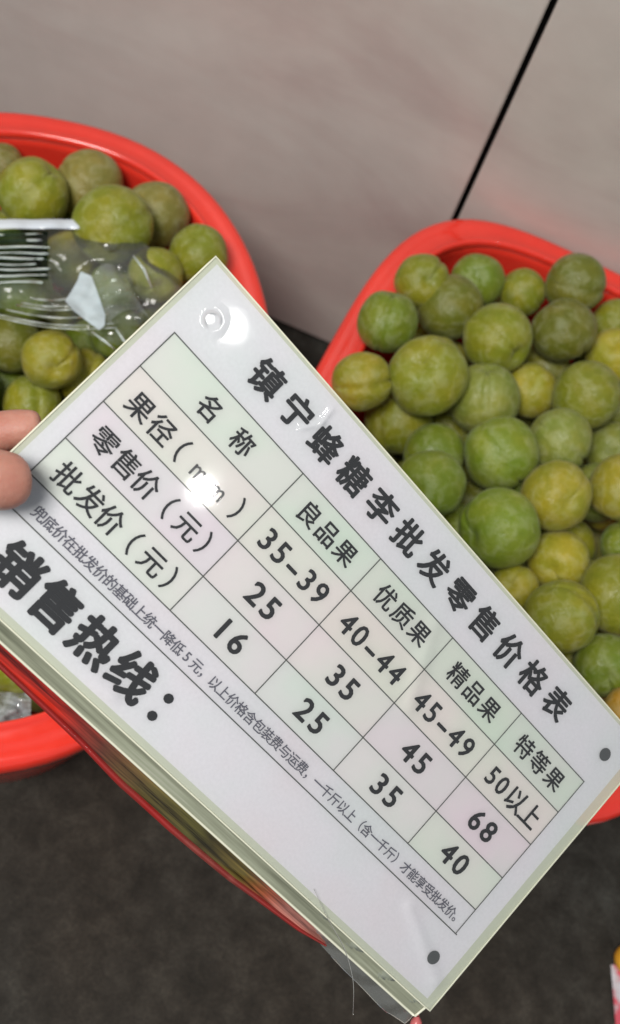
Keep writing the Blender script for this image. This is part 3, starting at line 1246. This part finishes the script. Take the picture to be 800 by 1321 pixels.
# another crumpled piece by the near rim of the left basket
film2 = tag(empty('clear_wrap', on_z(10, 925, .25)), 'crumpled clear wrapping inside the near rim of the left basket', 'plastic film')
vs, fs = [], []
for i in range(25):
    for k in range(21):
        x, y = -60 + 100 * i / 24, 893 + 52 * k / 20
        z = .236 + .012 * noise.noise(Vector((x * .06, y * .09, 5))) + .006 * noise.noise(Vector((x * .17, y * .2, 8)))
        vs.append(on_z(x, y, z) - film2.location)
for i in range(24):
    for k in range(20):
        a = i * 21 + k
        fs.append((a, a + 1, a + 22, a + 21))
link('film', mesh('film', vs, fs, True), clear_film('wrap_film', tint=(.9, .93, .93), milky=.42, rough=.08, bumpy=.7, bscale=90, milk_col=(.6, .64, .66)), film2)

# ------------------------------------------------------------ the hand
m_skin = mat('skin', (.56, .30, .22), .5, .4)
p = PB(m_skin)
p.inputs['Subsurface Weight'].default_value = .3
p.inputs['Subsurface Radius'].default_value = (1, .35, .2)
p.inputs['Subsurface Scale'].default_value = .006
n1 = noise_tex(m_skin, 60, 4, .6)
c = ramp(m_skin, n1.outputs['Fac'], [(.25, (.40, .15, .11)), (.5, (.47, .22, .165)), (.75, (.54, .30, .235))])
L(m_skin, c.outputs[0], p.inputs['Base Color'])
n2 = noise_tex(m_skin, 420, 3, .6)
bump(m_skin, n2.outputs['Fac'], .2, .002)


def sheet_pt(px, py, off):
    """point on the sheet's plane under a picture point, moved off along the sheet's normal"""
    d = ray(px, py)
    t = (SO - CAM).dot(sn) / d.dot(sn)
    return CAM + d * t + sn * off


def skin_obj(name, chains, m, parent):
    """chains: lists of (point, radius); chains after the first start from an index into the vertex list"""
    verts, rads, edges = [], [], []
    for start, pts in chains:
        prev = start
        for pt, r in pts:
            verts.append(pt)
            rads.append(r)
            if prev is not None:
                edges.append((prev, len(verts) - 1))
            prev = len(verts) - 1
    me = bpy.data.meshes.new(name)
    me.from_pydata([tuple(v) for v in verts], edges, [])
    o = bpy.data.objects.new(name, me)
    C.objects.link(o)
    sk = o.modifiers.new('skin', 'SKIN')
    sk.use_smooth_shade = True
    for i, r in enumerate(rads):
        me.skin_vertices[0].data[i].radius = r if isinstance(r, tuple) else (r, r)
    me.skin_vertices[0].data[0].use_root = True
    o.modifiers.new('sub', 'SUBSURF').levels = 2
    bpy.context.view_layer.update()
    ev = o.evaluated_get(bpy.context.evaluated_depsgraph_get())
    m2 = bpy.data.meshes.new_from_object(ev)
    bpy.data.objects.remove(o)
    m2.polygons.foreach_set('use_smooth', [True] * len(m2.polygons))
    m2.materials.clear()
    m2.materials.append(m)
    return link(name, m2, None, parent)


hand = tag(empty('person'), 'bare hand pinching the left end of the sign, thumb in front and index finger behind', 'person')
sp = sheet_pt
PA, PBm = sp(-300, 690, -.012), sp(-215, 670, -.014)
chains = [
    (None, [(PA, (.026, .021)), (PBm, (.034, .018)), (sp(-150, 655, -.016), (.034, .015))]),
    # index: behind the sheet
    (2, [(sp(-95, 612, -.020), .0105), (sp(-40, 572, -.020), .0093), (sp(12, 556, -.015), .0086), (sp(48, 552, -.0115), .0075), (sp(60, 551, -.0112), .0055)]),
    # middle, ring, little: behind the sheet too
    (2, [(sp(-80, 668, -.024), .0105), (sp(-15, 655, -.024), .0093), (sp(45, 648, -.018), .0085), (sp(88, 642, -.013), .0068)]),
    (2, [(sp(-90, 718, -.024), .010), (sp(-30, 718, -.024), .0088), (sp(25, 716, -.018), .008), (sp(60, 712, -.013), .0062)]),
    (2, [(sp(-110, 765, -.023), .009), (sp(-60, 772, -.022), .0078), (sp(-20, 774, -.017), .007), (sp(10, 772, -.0135), .0055)]),
    # thumb: in front of the sheet
    (1, [(sp(-185, 610, .004), .0145), (sp(-110, 603, .014), .0125), (sp(-45, 611, .0135), .0118), (sp(-2, 617, .0125), .0122), (sp(20, 618, .0115), .0105), (sp(31, 618, .010), .0065)]),
]
skin_obj('hand_skin', chains, m_skin, hand)

# ------------------------------------------------------------ small things cut by the right edge, on the floor
m_pack = mat('packet_print', (.7, .68, .7), .3, .5)
tc = N(m_pack, 'ShaderNodeTexCoord')
wv = N(m_pack, 'ShaderNodeTexNoise')
wv.inputs['Scale'].default_value = 45
L(m_pack, tc.outputs['Object'], wv.inputs['Vector'])
c = ramp(m_pack, wv.outputs['Fac'], [(.42, (.68, .68, .72)), (.5, (.62, .55, .58)), (.56, (.75, .12, .16))])
L(m_pack, c.outputs[0], PB(m_pack).inputs['Base Color'])
pk = tag(empty('snack_packet', on_z(852, 1345, .0)), 'white and pink packet on the dark floor cut by the lower right edge', 'packet')
vs, fs = [], []
for i in range(17):
    for k in range(17):
        a, b = i / 16 - .5, k / 16 - .5
        h = .012 * max(0, (1 - (2 * a) ** 4)) * max(0, (1 - (2 * b) ** 4))
        vs.append((a * .075, b * .11, .002 + h * 1.6 + .0008 * math.sin(i * 2) * (abs(b) > .42)))
nq = len(vs)
vs += [(x, y, .001) for x, y, z in vs]
for i in range(16):
    for k in range(16):
        a = i * 17 + k
        fs.append((a, a + 17, a + 18, a + 1))
        fs.append((nq + a, nq + a + 1, nq + a + 18, nq + a + 17))
pk.rotation_euler = (0, 0, R(18))
link('packet_pouch', mesh('packet_pouch', vs, fs, True), m_pack, pk)
me = plum_mesh('orange_fruit', 77, .02, .96, .1)
me.materials.clear()
me.materials.append(mat('orange_peel', (.75, .36, .03), .4, .5))
of = link('orange_fruit', me, None, None, on_z(812, 1238, .012))
of.scale = (.012, .012, .012)
tag(of, 'small orange round fruit on the dark floor just inside the right edge', 'fruit')
